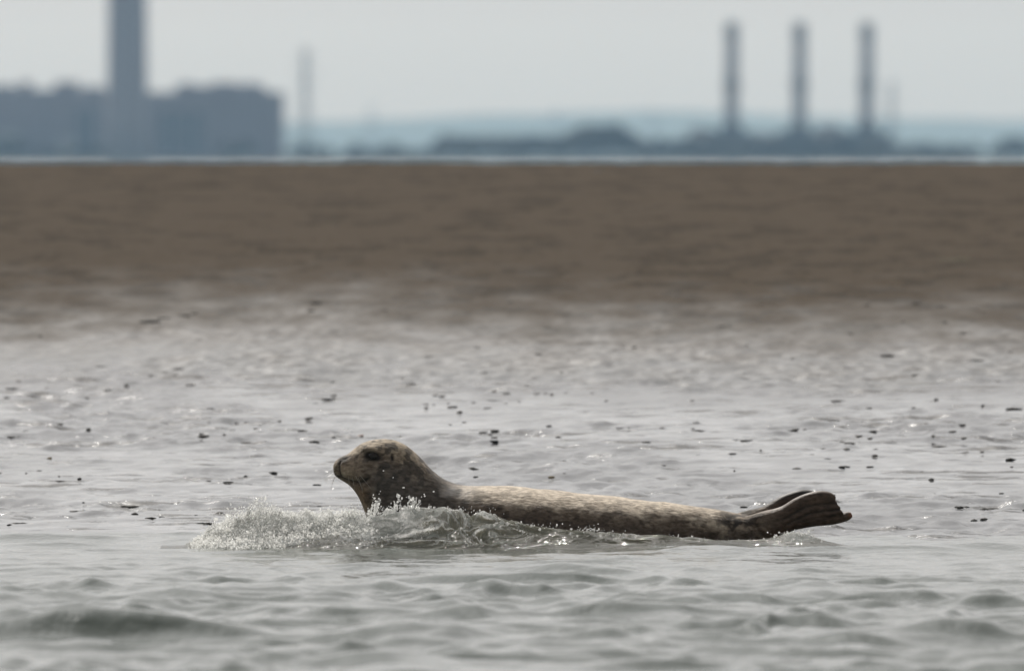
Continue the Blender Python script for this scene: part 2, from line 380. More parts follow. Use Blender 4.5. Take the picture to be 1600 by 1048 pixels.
# ------------------------------------------------------------------ power station, far left
def at(px, Y, py=None):
    return (px - 800) * S1 * Y
def hz(py, Y): return CAM_H + (HORIZON - py) * S1 * Y
Y1 = 6000.0
def block(name, px0, px1, pytop, Yf, depth, m, parent, Z0=0.0):
    b = bmesh.new(); x0, x1 = at(px0, Yf), at(px1, Yf); zt = hz(pytop, Yf)
    box(b, ((x0 + x1) / 2 - parent.location.x, Yf + depth / 2 - parent.location.y, (zt + Z0) / 2), (x1 - x0, depth, zt - Z0))
    return done(b, name, m, parent)
ch = empty('chimney', (at(202, Y1), Y1 - 30, 0)); tag(ch, 'tall wide concrete chimney rising out of the frame at far left', 'chimney')
b = bmesh.new(); lathe(b, [(9.2, 0), (8.6, 20), (8.2, 50), (7.9, 90), (7.6, 150), (7.4, 205)]); done(b, 'shaft', M['concrete'], ch, True)
for z in (96, 150, 196):
    b = bmesh.new(); lathe(b, [(8.6, z), (8.6, z + 1.2)]); done(b, 'walkway', M['stackdark'], ch)
b = bmesh.new(); lathe(b, [(5.5, 205), (5.5, 210)]); done(b, 'flue', M['stackdark'], ch)
def panels(parent, px0, px1, py0, py1, Yf, n, m):
    """vertical cladding strips standing proud of a wall"""
    w = (px1 - px0) / n
    for i in range(n):
        b = bmesh.new(); x0, x1 = at(px0 + (i + 0.15) * w, Yf), at(px0 + (i + 0.85) * w, Yf); z0, z1 = hz(py1, Yf), hz(py0, Yf)
        box(b, ((x0 + x1) / 2 - parent.location.x, Yf - 0.6 - parent.location.y, (z0 + z1) / 2), (x1 - x0, 0.9, z1 - z0))
        done(b, 'cladding_panel', m, parent)
pb = empty('power_station', (at(340, Y1), Y1, 0)); tag(pb, 'big grey power station block just right of the tall chimney', 'power station')
block('wall', 205, 440, 144, Y1, 70, M['clad'], pb)
block('roof_level', 275, 412, 134, Y1 + 8, 50, M['clad'], pb, hz(145, Y1))
for a, c, t in ((280, 300, 130), (330, 372, 129), (380, 402, 130)): block('roof_unit', a, c, t, Y1 + 14, 20, M['clad'], pb, hz(136, Y1))
panels(pb, 245, 320, 175, 243, Y1, 3, M['plant']); panels(pb, 330, 434, 150, 236, Y1, 6, M['clad'])
block('annex', 345, 395, 226, Y1 - 25, 22, M['clad2'], pb)
pl = empty('power_station', (at(60, Y1), Y1 + 40, 0)); tag(pl, 'long grey boiler house left of the tall chimney', 'power station')
block('wall', -260, 160, 140, Y1 + 40, 70, M['clad'], pl)
for a, c, t in ((-200, -150, 132), (-120, -60, 130), (-40, 22, 133), (30, 48, 128), (85, 122, 128), (132, 158, 135)): block('roof_unit', a, c, t, Y1 + 48, 26, M['clad'], pl, hz(141, Y1 + 48))
panels(pl, 118, 148, 172, 244, Y1 + 40, 2, M['plant']); panels(pl, -240, 110, 150, 200, Y1 + 40, 9, M['clad'])
block('annex', 92, 116, 215, Y1 + 8, 25, M['clad2'], pl); block('annex', -120, 30, 205, Y1 + 10, 25, M['clad2'], pl)

# ------------------------------------------------------------------ three thin chimneys and their plant, right
Y2 = 5600.0
names = ['leftmost of the three thin grey chimneys on the horizon', 'middle one of the three thin grey chimneys on the horizon', 'rightmost of the three thin grey chimneys, nearest the pylon']
bn = ['dark boiler building under the leftmost thin chimney', 'dark boiler building under the middle thin chimney', 'dark wide boiler building under the rightmost thin chimney']
for i, (px, top, b0, b1, bt) in enumerate(((1143, 35, 1104, 1174, 196), (1249, 36, 1214, 1278, 198), (1354, 36, 1310, 1392, 197))):
    c = empty('chimney', (at(px, Y2), Y2, 0)); tag(c, names[i], 'chimney', 'three thin chimneys on the right')
    zt = hz(top, Y2)
    b = bmesh.new(); lathe(b, [(3.0, 0), (2.9, 15), (2.75, zt - 1)]); done(b, 'shaft', M['stack'], c, True)
    b = bmesh.new(); zz = hz(138, Y2); lathe(b, [(3.4, zz), (3.4, zz + 2.6)]); done(b, 'walkway', M['stackdark'], c)
    b = bmesh.new(); lathe(b, [(2.78, zt - 6), (2.8, zt - 2.5)]); done(b, 'band', M['stackdark'], c)
    b = bmesh.new(); lathe(b, [(2.45, zt - 1), (2.45, zt)]); done(b, 'cap', M['stackdark'], c)
    h = empty('boiler_house', (at(px, Y2), Y2 - 22, 0)); tag(h, bn[i], 'building', 'boiler buildings under the thin chimneys')
    block('wall', b0, b1, bt + 10, Y2 - 22, 17, M['plant'], h)
    block('roof_level', px - 18, px + 18, bt, Y2 - 20, 12, M['plant'], h, hz(bt + 11, Y2 - 22))
    block('duct', b0 + 4, b0 + 14, bt + 6, Y2 - 19, 8, M['plant'], h, hz(bt + 11, Y2 - 22))
for px0, px1, t, lab in ((1170, 1218, 208, 'pale grey hall between the leftmost and middle thin chimneys'), (1274, 1314, 196, 'pale grey hall between the middle and rightmost thin chimneys'), (1076, 1108, 200, 'pale grey shed left of the leftmost thin chimney')):
    h = empty('turbine_hall', (at((px0 + px1) / 2, Y2), Y2 + 12, 0)); tag(h, lab, 'building')
    block('wall', px0, px1, t + 8, Y2 + 12, 25, M['clad2'], h); block('roof', px0 + 2, px1 - 2, t, Y2 + 14, 20, M['clad2'], h, hz(t + 8.5, Y2 + 12))

# ------------------------------------------------------------------ lattice pylons
def pylon(H):
    root = empty('pylon', (0, 0, 0)); W = H * 0.085; w = H * 0.018; r = H * 0.0034; waist = 0.62
    def leg_at(sx, sy, t):
        k = W + (w - W) * min(t / waist, 1) if t < waist else w + (w * 0.6 - w) * (t - waist) / (1 - waist)
        return Vector((sx * k, sy * k, t * H))
    for sx in (-1, 1):
        for sy in (-1, 1):
            b = bmesh.new(); bar(b, leg_at(sx, sy, 0), leg_at(sx, sy, waist), r); bar(b, leg_at(sx, sy, waist), leg_at(sx, sy, 1), r); done(b, 'leg', M['steel'], root)
    b = bmesh.new(); ts = [0, .14, .27, .38, .48, .56, .62, .68, .74, .80, .86, .92, 1]
    for t0, t1 in zip(ts, ts[1:]):
        for (a, c) in (((-1, -1), (1, -1)), ((1, -1), (1, 1)), ((1, 1), (-1, 1)), ((-1, 1), (-1, -1))):
            bar(b, leg_at(*a, t0), leg_at(*c, t1), r * .7, 4); bar(b, leg_at(*c, t0), leg_at(*a, t1), r * .7, 4); bar(b, leg_at(*a, t1), leg_at(*c, t1), r * .7, 4)
    done(b, 'lattice', M['steel'], root)
    for t, l in ((0.66, 0.15), (0.79, 0.17), (0.92, 0.13)):
        b = bmesh.new()
        for s in (-1, 1):
            tip = Vector((s * l * H, 0, t * H))
            for sy in (-1, 1):
                bar(b, leg_at(s, sy, t), tip, r * .8, 4); bar(b, leg_at(s, sy, t + 0.05), tip, r * .8, 4)
            bar(b, tip, tip - Vector((0, 0, H * .035)), r * .6, 4)
        done(b, 'crossarm', M['steel'], root)
    return root
PROTO = pylon(50.0)
def copy_tree(o, parent=None):
    c = o.copy(); COL.objects.link(c); c.parent = parent
    for chd in o.children: copy_tree(chd, c)
    return c
for i, (px, top, Y, rz, lab) in enumerate(((477, 76, 6900, 0.9, 'tall faint lattice pylon right of the big power station block'),
        (580, 165, 12500, 0.7, 'small far lattice pylon standing before the hills, left of centre'),
        (868, 172, 12800, 0.5, 'small far lattice pylon above the trees near the centre'),
        (1020, 172, 13000, 0.6, 'small far lattice pylon right of the rounded tree clump'),
        (1393, 126, 7200, 1.0, 'lattice pylon just right of the three thin chimneys'))):
    o = PROTO if i == 0 else copy_tree(PROTO)
    o.location = (at(px, Y), Y, 0); s = hz(top, Y) / 50.0; o.scale = (s, s, s); o.rotation_euler.z = rz
    tag(o, lab, 'pylon', 'lattice pylons on the far shore')

# ------------------------------------------------------------------ far trees
def tree_proto(seed, nleaf=900):
    r = random.Random(seed); root = empty('tree', (0, 0, 0))
    b = bmesh.new(); bar(b, (0, 0, 0), (0.1, 0, 4.2), 0.36, 7, 0.24); tips = []
    for i in range(7):
        a = r.random() * 6.283; l = r.uniform(1.6, 3.2); p = Vector((0.1, 0, r.uniform(2.6, 4.2))); q = p + Vector((math.cos(a) * l, math.sin(a) * l, r.uniform(1.0, 3.8)))
        bar(b, p, q, 0.17, 5, 0.06); tips.append(q)
    done(b, 'trunk', M['bark'], root)
    b = bmesh.new(); tips.append(Vector((0, 0, 8.0)))
    for i in range(nleaf):
        t = r.choice(tips); v = Vector((r.gauss(0, 1), r.gauss(0, 1), r.gauss(0, 1))).normalized() * (r.random() ** 0.45 * r.uniform(1.3, 2.3))
        p = t + v; p.z = max(p.z, 0.9 + r.random()); u = Vector((r.gauss(0, 1), r.gauss(0, 1), r.gauss(0, 1))).normalized(); w = u.orthogonal().normalized(); s = r.uniform(0.4, 0.75)
        b.faces.new([b.verts.new(p + u * s), b.verts.new(p + w * s), b.verts.new(p - u * s), b.verts.new(p - w * s)])
    done(b, 'crown', M['leafy'], root); return root
TP = [tree_proto(s) for s in (1, 2, 3)]; tp_used = [False] * 3
def tree(px, pytop, Y, lab, grp, k, wide=1.0):
    if not tp_used[k]: o = TP[k]; tp_used[k] = True
    else: o = copy_tree(TP[k])
    h = hz(pytop - 5, Y) / 9.0; o.location = (at(px, Y), Y, 0); o.scale = (h * wide, h * wide, h); o.rotation_euler.z = random.random() * 6
    tag(o, lab, 'tree', grp)
Yt = 5200.0
def wood(x0, x1, n, top, lab, grp, wide=1.3, jit=5, f=None):
    for i in range(n):
        px = x0 + (x1 - x0) * (i + 0.5) / n + random.uniform(-2, 2)
        t = (f(px) if f else top) + random.uniform(-jit, jit)
        tree(px, t, Yt + random.uniform(-60, 60), lab, grp, random.randrange(3), wide)
wood(690, 885, 20, 222, 'dark tree in the long low wood left of the rounded clump', 'trees of the long low wood', 1.5, 3)
wood(896, 984, 11, 0, 'dark tall tree of the rounded clump near the centre of the shore', 'trees of the rounded clump', 1.2, 2, lambda p: 205 + ((p - 938) / 46) ** 4 * 13)
wood(992, 1110, 14, 226, 'low tree between the rounded clump and the thin chimneys', 'trees between clump and chimneys', 1.4, 4)
wood(1110, 1395, 20, 228, 'low dark tree at the foot of the thin chimneys', 'trees under the thin chimneys', 1.5, 3)
wood(1396, 1528, 14, 234, 'low dark tree right of the three thin chimneys', 'trees right of the chimneys', 1.5, 4)
wood(1558, 1610, 4, 226, 'dark tree at the right edge of the far shore', 'trees at the right edge', 1.3, 3)
wood(455, 520, 4, 232, 'dark tree below the tall faint pylon', 'trees below the faint pylon', 1.4, 4)
wood(535, 680, 11, 236, 'small dark tree on the shore left of the long wood', 'trees left of the long wood', 1.4, 5)
wood(345, 392, 3, 232, 'dark tree in front of the big power station block', 'trees before the power station', 1.4, 4)
wood(-5, 30, 3, 229, 'dark tree at the left edge before the boiler house', 'trees at the left edge', 1.4, 4)
wood(60, 170, 5, 240, 'low dark tree before the boiler house near the tall chimney', 'trees before the boiler house', 1.5, 3)

# ------------------------------------------------------------------ the seal
D = 40.0; s0 = S1 * D
def P(px, py): return np.array([(px - 800) * s0, CAM_H - (py - HORIZON) * s0])
class Soup:
    def __init__(s): s.V = []; s.F = []; s.n = 0
    def loft(s, rings):
        k = len(rings[0]); base = s.n
        for r in rings: s.V.append(r)
        for i in range(len(rings) - 1):
            for j in range(k):
                a = base + i * k + j; b_ = base + i * k + (j + 1) % k
                s.F.append((a, b_, b_ + k)); s.F.append((a, b_ + k, a + k))
        s.n += k * len(rings)
        for ring, rev in ((0, True), (len(rings) - 1, False)):
            c = rings[ring].mean(0); s.V.append(c[None]); ci = s.n; s.n += 1
            for j in range(k):
                a = base + ring * k + j; b_ = base + ring * k + (j + 1) % k
                s.F.append((ci, b_, a) if rev else (ci, a, b_))
def catmull(A, t):
    A = np.asarray(A, float); n = len(A); t = np.clip(t, 0, n - 1 - 1e-9); i = np.floor(t).astype(int); f = (t - i)[:, None]
    g = lambda k: A[np.clip(k, 0, n - 1)]
    p0, p1, p2, p3 = g(i - 1), g(i), g(i + 1), g(i + 2)
    return 0.5 * (2 * p1 + (p2 - p0) * f + (2 * p0 - 5 * p1 + 4 * p2 - p3) * f**2 + (3 * p1 - p0 - 3 * p2 + p3) * f**3)
def yaw_shift(px):  # the head turns a little towards the camera
    return -0.20 * np.clip(650 - px, 0, None) * s0 * 0.8
soup = Soup()
def section_loft(st, n, k, sq=2.2, yoff=0.0):
    st = np.array(st, float); T = np.linspace(0, len(st) - 1, n); C = catmull(st, T); rings = []
    for tx, tz, bx, bz, w, yo in C:
        a = np.linspace(0, 2 * math.pi, k, endpoint=False)
        ca, sa = np.cos(a), np.sin(a)
        c1 = np.sign(ca) * np.abs(ca) ** (2 / sq); s1 = np.sign(sa) * np.abs(sa) ** (2 / sq)
        mx, mz = (tx + bx) / 2, (tz + bz) / 2
        px = mx + (tx - mx) * c1; py = mz + (tz - mz) * c1
        y = D + s1 * w + yo + yaw_shift(mx) + yoff
        rings.append(np.stack([(px - 800) * s0, y, CAM_H - (py - HORIZON) * s0], 1))
    soup.loft(rings)
BODY = [  # top x,y  bottom x,y  half width  side offset
 (520.5, 728, 521.5, 738, .014, 0), (523, 721.5, 523.5, 742, .027, 0), (528, 716.5, 528, 746, .036, 0), (535, 712.5, 535, 750.5, .043, 0), (544, 708.5, 545, 757, .048, 0),
 (553, 701, 553.5, 766, .056, 0), (564, 693, 560.5, 777, .068, 0), (579, 687.5, 566, 789, .080, 0), (598, 685.3, 571, 803, .088, 0),
 (616, 687.3, 577, 820, .092, 0), (636, 696.5, 586, 842, .097, 0), (655, 712.5, 599, 864, .106, 0), (676, 734, 622, 884, .120, 0),
 (700, 751, 655, 898, .138, 0), (728, 758.7, 700, 905, .154, 0), (770, 758.5, 755, 908, .166, 0), (840, 763, 832, 908, .170, 0),
 (920, 772.5, 920, 903, .163, 0), (1000, 780, 1000, 893, .146, 0), (1060, 787, 1062, 880, .122, 0), (1110, 794, 1114, 867, .097, 0),
 (1148, 801, 1156, 857, .075, 0), (1178, 807, 1186, 849, .056, 0), (1198, 814, 1206, 843, .040, 0), (1208, 822, 1212, 838, .02, 0)]
section_loft(BODY, 150, 56)
def digit(path, rad, thick, y0, y1):
    path = np.array(path, float); n = 26; T = np.linspace(0, len(path) - 1, n); C = catmull(path, T); R = np.interp(T, np.linspace(0, len(path) - 1, len(rad)), rad)
    rings = []
    for i in range(n):
        d = C[min(i + 1, n - 1)] - C[max(i - 1, 0)]; d = d / np.linalg.norm(d); nn = np.array([-d[1], d[0]])
        a = np.linspace(0, 2 * math.pi, 16, endpoint=False); f = i / (n - 1); r = R[i] * (1 if 0 < i < n - 1 else 0.35)
        px = C[i, 0] + nn[0] * np.cos(a) * r; py = C[i, 1] + nn[1] * np.cos(a) * r
        y = D + y0 + (y1 - y0) * f + np.sin(a) * r * s0 * thick
        rings.append(np.stack([(px - 800) * s0, y, CAM_H - (py - HORIZON) * s0], 1))
    soup.loft(rings)
def hind_flipper(y, dx=0, dy=0, sc_=1.0, rot=0.0):
    def tr(p):
        o = []
        for a, c in p:
            a2, c2 = (a - 1185) * sc_, (c - 824) * sc_; cr, sr = math.cos(rot), math.sin(rot)
            o.append((1185 + a2 * cr - c2 * sr + dx, 824 + a2 * sr + c2 * cr + dy))
        return o
    digit(tr([(1165, 820), (1200, 813), (1226, 802), (1250, 785), (1276, 775.5), (1294, 775), (1305, 780)]), [14, 17, 13, 10.5, 9.5, 7.5, 4.5], 1.15, y * 0.55, y * 1.0 - 0.006)
    digit(tr([(1170, 828), (1206, 820), (1235, 806), (1262, 790), (1290, 783.5), (1308, 787)]), [16, 17, 11, 8.5, 5.6, 3.2], 1.0, y * 0.55, y * 1.05 - 0.012)
    digit(tr([(1170, 828), (1208, 823), (1238, 811), (1268, 799), (1295, 793), (1313, 793)]), [16, 15, 11, 8, 5.6, 3.4], 0.9, y * 0.55, y * 1.08 - 0.014)
    digit(tr([(1172, 830), (1208, 825), (1240, 815), (1272, 807), (1298, 802), (1317, 799)]), [16, 14, 10, 8, 5.8, 3.4], 0.9, y * 0.55, y * 1.08 - 0.012)
    digit(tr([(1174, 832), (1208, 828), (1240, 818.5), (1272, 813.5), (1302, 810.5), (1322, 806), (1331, 802.5)]), [15, 13.5, 9.5, 8.5, 8.5, 7.5, 4], 1.0, y * 0.55, y * 1.0)
hind_flipper(-0.040)
hind_flipper(0.056, -25, -0.5, 1.0, 0.0)
for side in (-1, 1):   # fore flippers, mostly under water
    fl = lambda p: p
    digit([(690, 850), (720, 872), (745, 892), (765, 905)], [20, 17, 13, 6], 0.5, side * 0.10, side * 0.20)
V = np.concatenate(soup.V); F = np.array(soup.F)
tmp = link('seal_tmp', mesh_np('seal_tmp', V, F))
md = tmp.modifiers.new('r', 'REMESH'); md.mode = 'VOXEL'; md.voxel_size = 0.0037; md.adaptivity = 0
md = tmp.modifiers.new('s', 'SMOOTH'); md.factor = 0.5; md.iterations = 3
dg = bpy.context.evaluated_depsgraph_get(); dg.update()
me = bpy.data.meshes.new_from_object(tmp.evaluated_get(dg)); me.name = 'seal'
bpy.data.objects.remove(tmp)
nv = len(me.vertices); co = np.empty(nv * 3, np.float32); me.vertices.foreach_get('co', co); co = co.reshape(-1, 3).astype(float)
no = np.empty(nv * 3, np.float32); me.vertices.foreach_get('normal', no); no = no.reshape(-1, 3).astype(float)
qx = co[:, 0] / s0 + 800; qy = (CAM_H - co[:, 2]) / s0 + HORIZON        # side-view coordinates
def gauss(cx, cy, rx, ry, a=0.0):
    dx, dy = qx - cx, qy - cy; u = dx * math.cos(a) + dy * math.sin(a); v = -dx * math.sin(a) + dy * math.cos(a)
    return np.exp(-(u / rx) ** 2 - (v / ry) ** 2)
def line(pts, w):
    best = np.full(nv, 1e9)
    for (x0, y0), (x1, y1) in zip(pts, pts[1:]):
        t = np.clip(((qx - x0) * (x1 - x0) + (qy - y0) * (y1 - y0)) / ((x1 - x0) ** 2 + (y1 - y0) ** 2), 0, 1)
        best = np.minimum(best, np.hypot(qx - x0 - t * (x1 - x0), qy - y0 - t * (y1 - y0)))
    return np.exp(-(best / w) ** 2)
side = smooth(0.15, 0.6, np.abs(no[:, 1]))
disp = 0.0055 * gauss(543, 734, 13, 10) * side + 0.003 * gauss(556, 738, 12, 9) * side
mouth = line([(523, 742.5), (533, 745), (545, 750), (556, 752.5), (568, 751), (577, 745)], 2.6)
philtrum = line([(532, 720), (530.5, 728), (531.5, 736), (534, 742)], 1.8) * smooth(0.2, -0.2, no[:, 1])
disp -= 0.0055 * mouth * side + 0.004 * philtrum
nost = gauss(539, 716, 5.0, 2.6, -0.5) * smooth(0.1, 0.4, np.abs(no[:, 1]))
disp -= 0.004 * nost
eyeg = gauss(583.5, 711.5, 12, 8, 0.22) * side
disp -= 0.008 * eyeg; disp += 0.0035 * gauss(580, 701, 14, 5, 0.15) * side + 0.003 * gauss(587, 722, 12, 4.5, 0.2) * side
ear = gauss(613.5, 713, 2.6, 6.0, -0.15) * side
disp -= 0.006 * ear; disp += 0.0025 * gauss(608.5, 713, 3, 7, -0.15) * side
disp += 0.004 * gauss(640, 745, 14, 22, 0.5) * side - 0.004 * gauss(655, 765, 8, 26, 0.4) * side
folds = line([(1222, 812), (1258, 791), (1285, 786), (1306, 785)], 2.6) + line([(1232, 817), (1265, 801), (1292, 797), (1314, 794)], 2.2) + 0.7 * line([(1245, 816), (1275, 808), (1300, 805), (1318, 800)], 2.0)
folds = folds * (qx > 1215) * smooth(-0.1, -0.5, no[:, 1])
disp -= 0.0030 * folds
disp += 0.0010 * np.sin((qx + 0.45 * qy) / 7.5) * smooth(672, 690, qx) * smooth(735, 712, qx) * side + 0.0022 * np.sin((qx - 0.3 * qy) / 6.0) * smooth(1100, 1130, qx) * smooth(1185, 1165, qx) * side
disp += 0.0030 * fbm3(qx / 40, qy / 40, co[:, 1] * 14, 61, 2) * smooth(640, 700, qx) * smooth(1200, 1150, qx)
co += no * disp[:, None]
me.vertices.foreach_set('co', np.ascontiguousarray(co, np.float32).ravel()); me.update()
# ---- coat pattern, with some light and shade painted in
def mixc(a, b, t): return a * (1 - t[:, None]) + np.asarray(b)[None] * t[:, None]
u3 = (qx / 11, qy / 11, co[:, 1] / s0 / 11)
spot = fbm3(*u3, 81, 3); spot2 = fbm3(qx / 24, qy / 24, co[:, 1] / s0 / 24, 82, 3)
up = no[:, 2]
coat = np.tile(np.array([[0.235, 0.190, 0.150]]), (nv, 1))
topl = np.interp(qx, [a[0] for a in BODY], [a[1] for a in BODY]); depthpx = qy - topl       # distance below the back line
# dry tan back, painted paler still for the sunlit strip
dorsal = smooth(690, 760, qx) * smooth(1165, 1110, qx) * smooth(38, 10, depthpx + 9 * spot2)
coat = mixc(coat, (0.63, 0.55, 0.455), dorsal)
flank = smooth(690, 740, qx) * smooth(18, 52, depthpx + 10 * spot2)
coat = mixc(coat, (0.112, 0.086, 0.068), flank)  # mottled brown flank, its colour darkened partly for the shaded side
mott = smooth(0.05, 0.45, spot) * smooth(660, 740, qx)
coat = mixc(coat, (0.065, 0.050, 0.040), mott * (0.75 - 0.40 * dorsal))
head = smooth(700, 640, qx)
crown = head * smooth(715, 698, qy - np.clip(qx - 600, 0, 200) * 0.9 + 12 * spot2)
coat = mixc(coat, (0.44, 0.37, 0.285), crown * 0.95)  # sunlit top of the head painted paler into the coat
hsp = smooth(0.02, 0.30, spot) * head * smooth(548, 575, qx)
coat = mixc(coat, (0.060, 0.052, 0.045), hsp * 0.85)
nape = smooth(630, 660, qx) * smooth(760, 700, qx) * smooth(60, 10, depthpx)
coat = mixc(coat, (0.075, 0.062, 0.050), nape * smooth(-0.35, 0.25, spot))
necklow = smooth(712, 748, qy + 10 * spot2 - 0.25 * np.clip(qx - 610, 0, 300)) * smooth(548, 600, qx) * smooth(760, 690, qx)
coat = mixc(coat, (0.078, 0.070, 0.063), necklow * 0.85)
patch = gauss(640, 740, 20, 13, 0.9) + 0.7 * gauss(614, 748, 10, 8)
coat = mixc(coat, (0.24, 0.20, 0.17), np.clip(patch, 0, 1) * 0.7 * smooth(0.4, -0.2, spot))
throat = smooth(585, 560, qx) * smooth(748, 772, qy)
coat = mixc(coat, (0.215, 0.140, 0.085), throat)
muz = gauss(540, 735, 18, 13); coat = mixc(coat, (0.40, 0.33, 0.25), muz * 0.75)
coat = mixc(coat, (0.10, 0.085, 0.065), gauss(523, 732, 7, 8) * 0.6)
rump = gauss(1150, 812, 30, 20) ; coat = mixc(coat, (0.045, 0.036, 0.032), np.clip(rump * 1.2, 0, 1) * smooth(-0.3, 0.3, spot))
coat = mixc(coat, (0.16, 0.135, 0.12), gauss(1155, 838, 30, 12) * 0.6 * smooth(0.3, -0.3, spot))
flp = smooth(1165, 1225, qx); coat = mixc(coat, (0.095, 0.063, 0.047), flp * 0.92)
coat = mixc(coat, (0.016, 0.015, 0.015), smooth(1140, 1170, qx) * smooth(0.012, 0.03, co[:, 1] - D) * 0.9)     # shade on the far flipper painted in, nearly black
coat = mixc(coat, (0.008, 0.006, 0.005), np.clip(gauss(583, 711, 16, 8.6, 0.25) * 2.3 - 0.45, 0, 1) * side)
coat = mixc(coat, (0.28, 0.10, 0.045), gauss(1332, 803, 5, 6) * 0.8 + 0.5 * gauss(1307, 781, 3, 3))
for g_, k_ in ((np.clip(folds, 0, 1), 0.6), (mouth, 0.75), (philtrum, 0.8), (np.clip(nost * 1.6, 0, 1), 0.95), (np.clip(ear * 1.5, 0, 1), 0.95)): coat = mixc(coat, (0.012, 0.010, 0.009), g_ * k_)  # shade inside flipper folds, mouth and other grooves painted dark
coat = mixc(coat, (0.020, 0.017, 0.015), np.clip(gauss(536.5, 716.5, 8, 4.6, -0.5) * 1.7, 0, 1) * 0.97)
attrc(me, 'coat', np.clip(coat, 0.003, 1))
wf = np.clip(np.maximum.reduce([necklow, 0.6 * flp, smooth(30, 60, depthpx) * smooth(640, 700, qx), 0.8 * nape]), 0, 1)
attr(me, 'wetfur', wf)
O = np.array([0.1, D, -0.11])
me.transform(__import__('mathutils').Matrix.Translation(-Vector(O)))
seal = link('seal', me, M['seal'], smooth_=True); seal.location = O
tag(seal, 'spotted brown seal with raised head lying at the water edge', 'seal')
me.calc_loop_triangles()
tri = np.empty(len(me.loop_triangles) * 3, np.int32); me.loop_triangles.foreach_get('vertices', tri)
BV = BVHTree.FromPolygons((co).tolist(), tri.reshape(-1, 3).tolist())
def hit(px, py, sgn=-1):
    o = Vector(((px - 800) * s0, D + sgn * 2, CAM_H - (py - HORIZON) * s0)); h = BV.ray_cast(o, Vector((0, -sgn, 0)))
    return h[0], h[1]
for sgn in (-1, 1):
    p, n = hit(584, 711.5, sgn)
    b = bmesh.new(); bmesh.ops.create_uvsphere(b, u_segments=24, v_segments=16, radius=1.0)
    for v in b.verts: v.co = Vector((v.co.x * 0.0165, v.co.y * 0.012, v.co.z * 0.0118))
    e = done(b, 'eye', M['eye'], seal, True); e.location = p - Vector(O) - n * 0.0055; e.rotation_euler = (0, 0.2, 0)
def curve_tube(name, pts, r0, r1, m, parent, n=5):
    pts = [Vector(p) for p in pts]; b = bmesh.new(); rings = []
    for i, p in enumerate(pts):
        d = (pts[min(i + 1, len(pts) - 1)] - pts[max(i - 1, 0)]).normalized(); u = d.orthogonal().normalized(); w = d.cross(u); r = r0 + (r1 - r0) * i / (len(pts) - 1)
        rings.append([b.verts.new(p + (u * math.cos(6.2832 * k / n) + w * math.sin(6.2832 * k / n)) * r) for k in range(n)])
    for A_, B_ in zip(rings, rings[1:]):
        for k in range(n): b.faces.new((A_[k], A_[(k + 1) % n], B_[(k + 1) % n], B_[k]))
    b.faces.new(rings[0][::-1]); b.faces.new(rings[-1])
    return done(b, name, m, parent, True)
WH = [((524, 733), (514, 735), (507, 741), -1), ((525, 737), (515, 742), (509, 751), -1), ((527, 740), (520, 748), (518, 763), -1), ((525, 735), (517, 738), (510, 744), 1), ((528, 738), (522, 746), (519, 757), 1),
      ((551, 744), (553, 753), (555, 765), -1), ((560, 745), (566, 757), (567, 768), -1), ((556, 742), (562, 752), (568, 764), -1), ((563, 741), (573, 752), (581, 762), -1),
      ((552, 741), (556, 752), (559, 762), 1), ((545, 743), (546, 752), (547, 762), -1)]
for a, b_, c, sgn in WH:
    p, n = hit(a[0], a[1], sgn)
    if p is None: continue
    y = p.y; pts = []
    for i in range(9):
        t = i / 8; q = np.array(a) * (1 - t) ** 2 + 2 * np.array(b_) * t * (1 - t) + np.array(c) * t * t
        pts.append(Vector(((q[0] - 800) * s0, y + sgn * 0.045 * t ** 0.8, CAM_H - (q[1] - HORIZON) * s0)) - Vector(O))
    curve_tube('whisker', pts, 0.0006, 0.00025, M['whisker'], seal)

# ------------------------------------------------------------------ breaking wavelet in front of the seal
YC = 39.58; sW = S1 * YC
CR = np.array([(250, 858), (285, 852), (320, 836), (345, 818), (372, 808), (400, 800), (430, 803), (470, 806), (520, 804), (555, 806), (590, 803), (620, 797), (650, 795), (690, 797), (720, 801), (760, 806), (800, 812), (850, 819), (890, 825), (925, 827), (955, 835), (1000, 837), (1035, 835), (1070, 840), (1120, 844), (1170, 844), (1210, 841), (1235, 836), (1262, 836), (1290, 845), (1330, 853), (1380, 858)], float)
wx = np.arange(at(252, YC), at(1378, YC), 0.0030)
nvv = 170; vv = np.linspace(0, 1, nvv)
XX, VV = np.meshgrid(wx, vv); PX = XX / sW + 800
H = CAM_H - (np.interp(PX, CR[:, 0], CR[:, 1]) - HORIZON) * sW
H = np.maximum(H, 0.004)
left = smooth(620, 520, PX); mid = smooth(540, 620, PX) * smooth(880, 740, PX); right = smooth(780, 900, PX)
# cross profile: toe, face, crest, back
prof_y = np.interp(VV, [0, .18, .34, .5, .62, .70, .78, 1], [-.52, -.26, -.15, -.09, -.04, 0, .05, .20])
prof_z = np.interp(VV, [0, .18, .34, .5, .62, .70, .78, 1], [-.10, .05, .26, .58, .86, 1.0, .86, -.25])
wob = 0.05 * noise2(XX * 5, XX * 0 + .3, 91) + 0.025 * noise2(XX * 13, XX * 0 + .7, 92)
WYp = YC + prof_y + wob + 0.04 * left
WZp = prof_z * H
env = smooth(0, .3, VV) * smooth(1, .82, VV) * smooth(0, 0.05, H)
q = (XX * 8.5 + 0.8 * noise2(XX * 7, VV * 5, 95), VV * 3.6 + 0.5 * noise2(XX * 6, VV * 4, 96))
rg = 1 - np.abs(noise2(q[0], q[1], 93)) * 2.2
rg2 = 1 - np.abs(noise2(q[0] * 2.3, q[1] * 2.3, 94)) * 2.2
rg3 = fbm2(XX * 70, VV * 26, 97, 3)
amp = (0.6 * left + 1.0 * mid + 0.50 * right) * env
up_ = np.interp(VV, [0, .3, .6, .7, 1], [0.5, .5, .7, .9, .7])
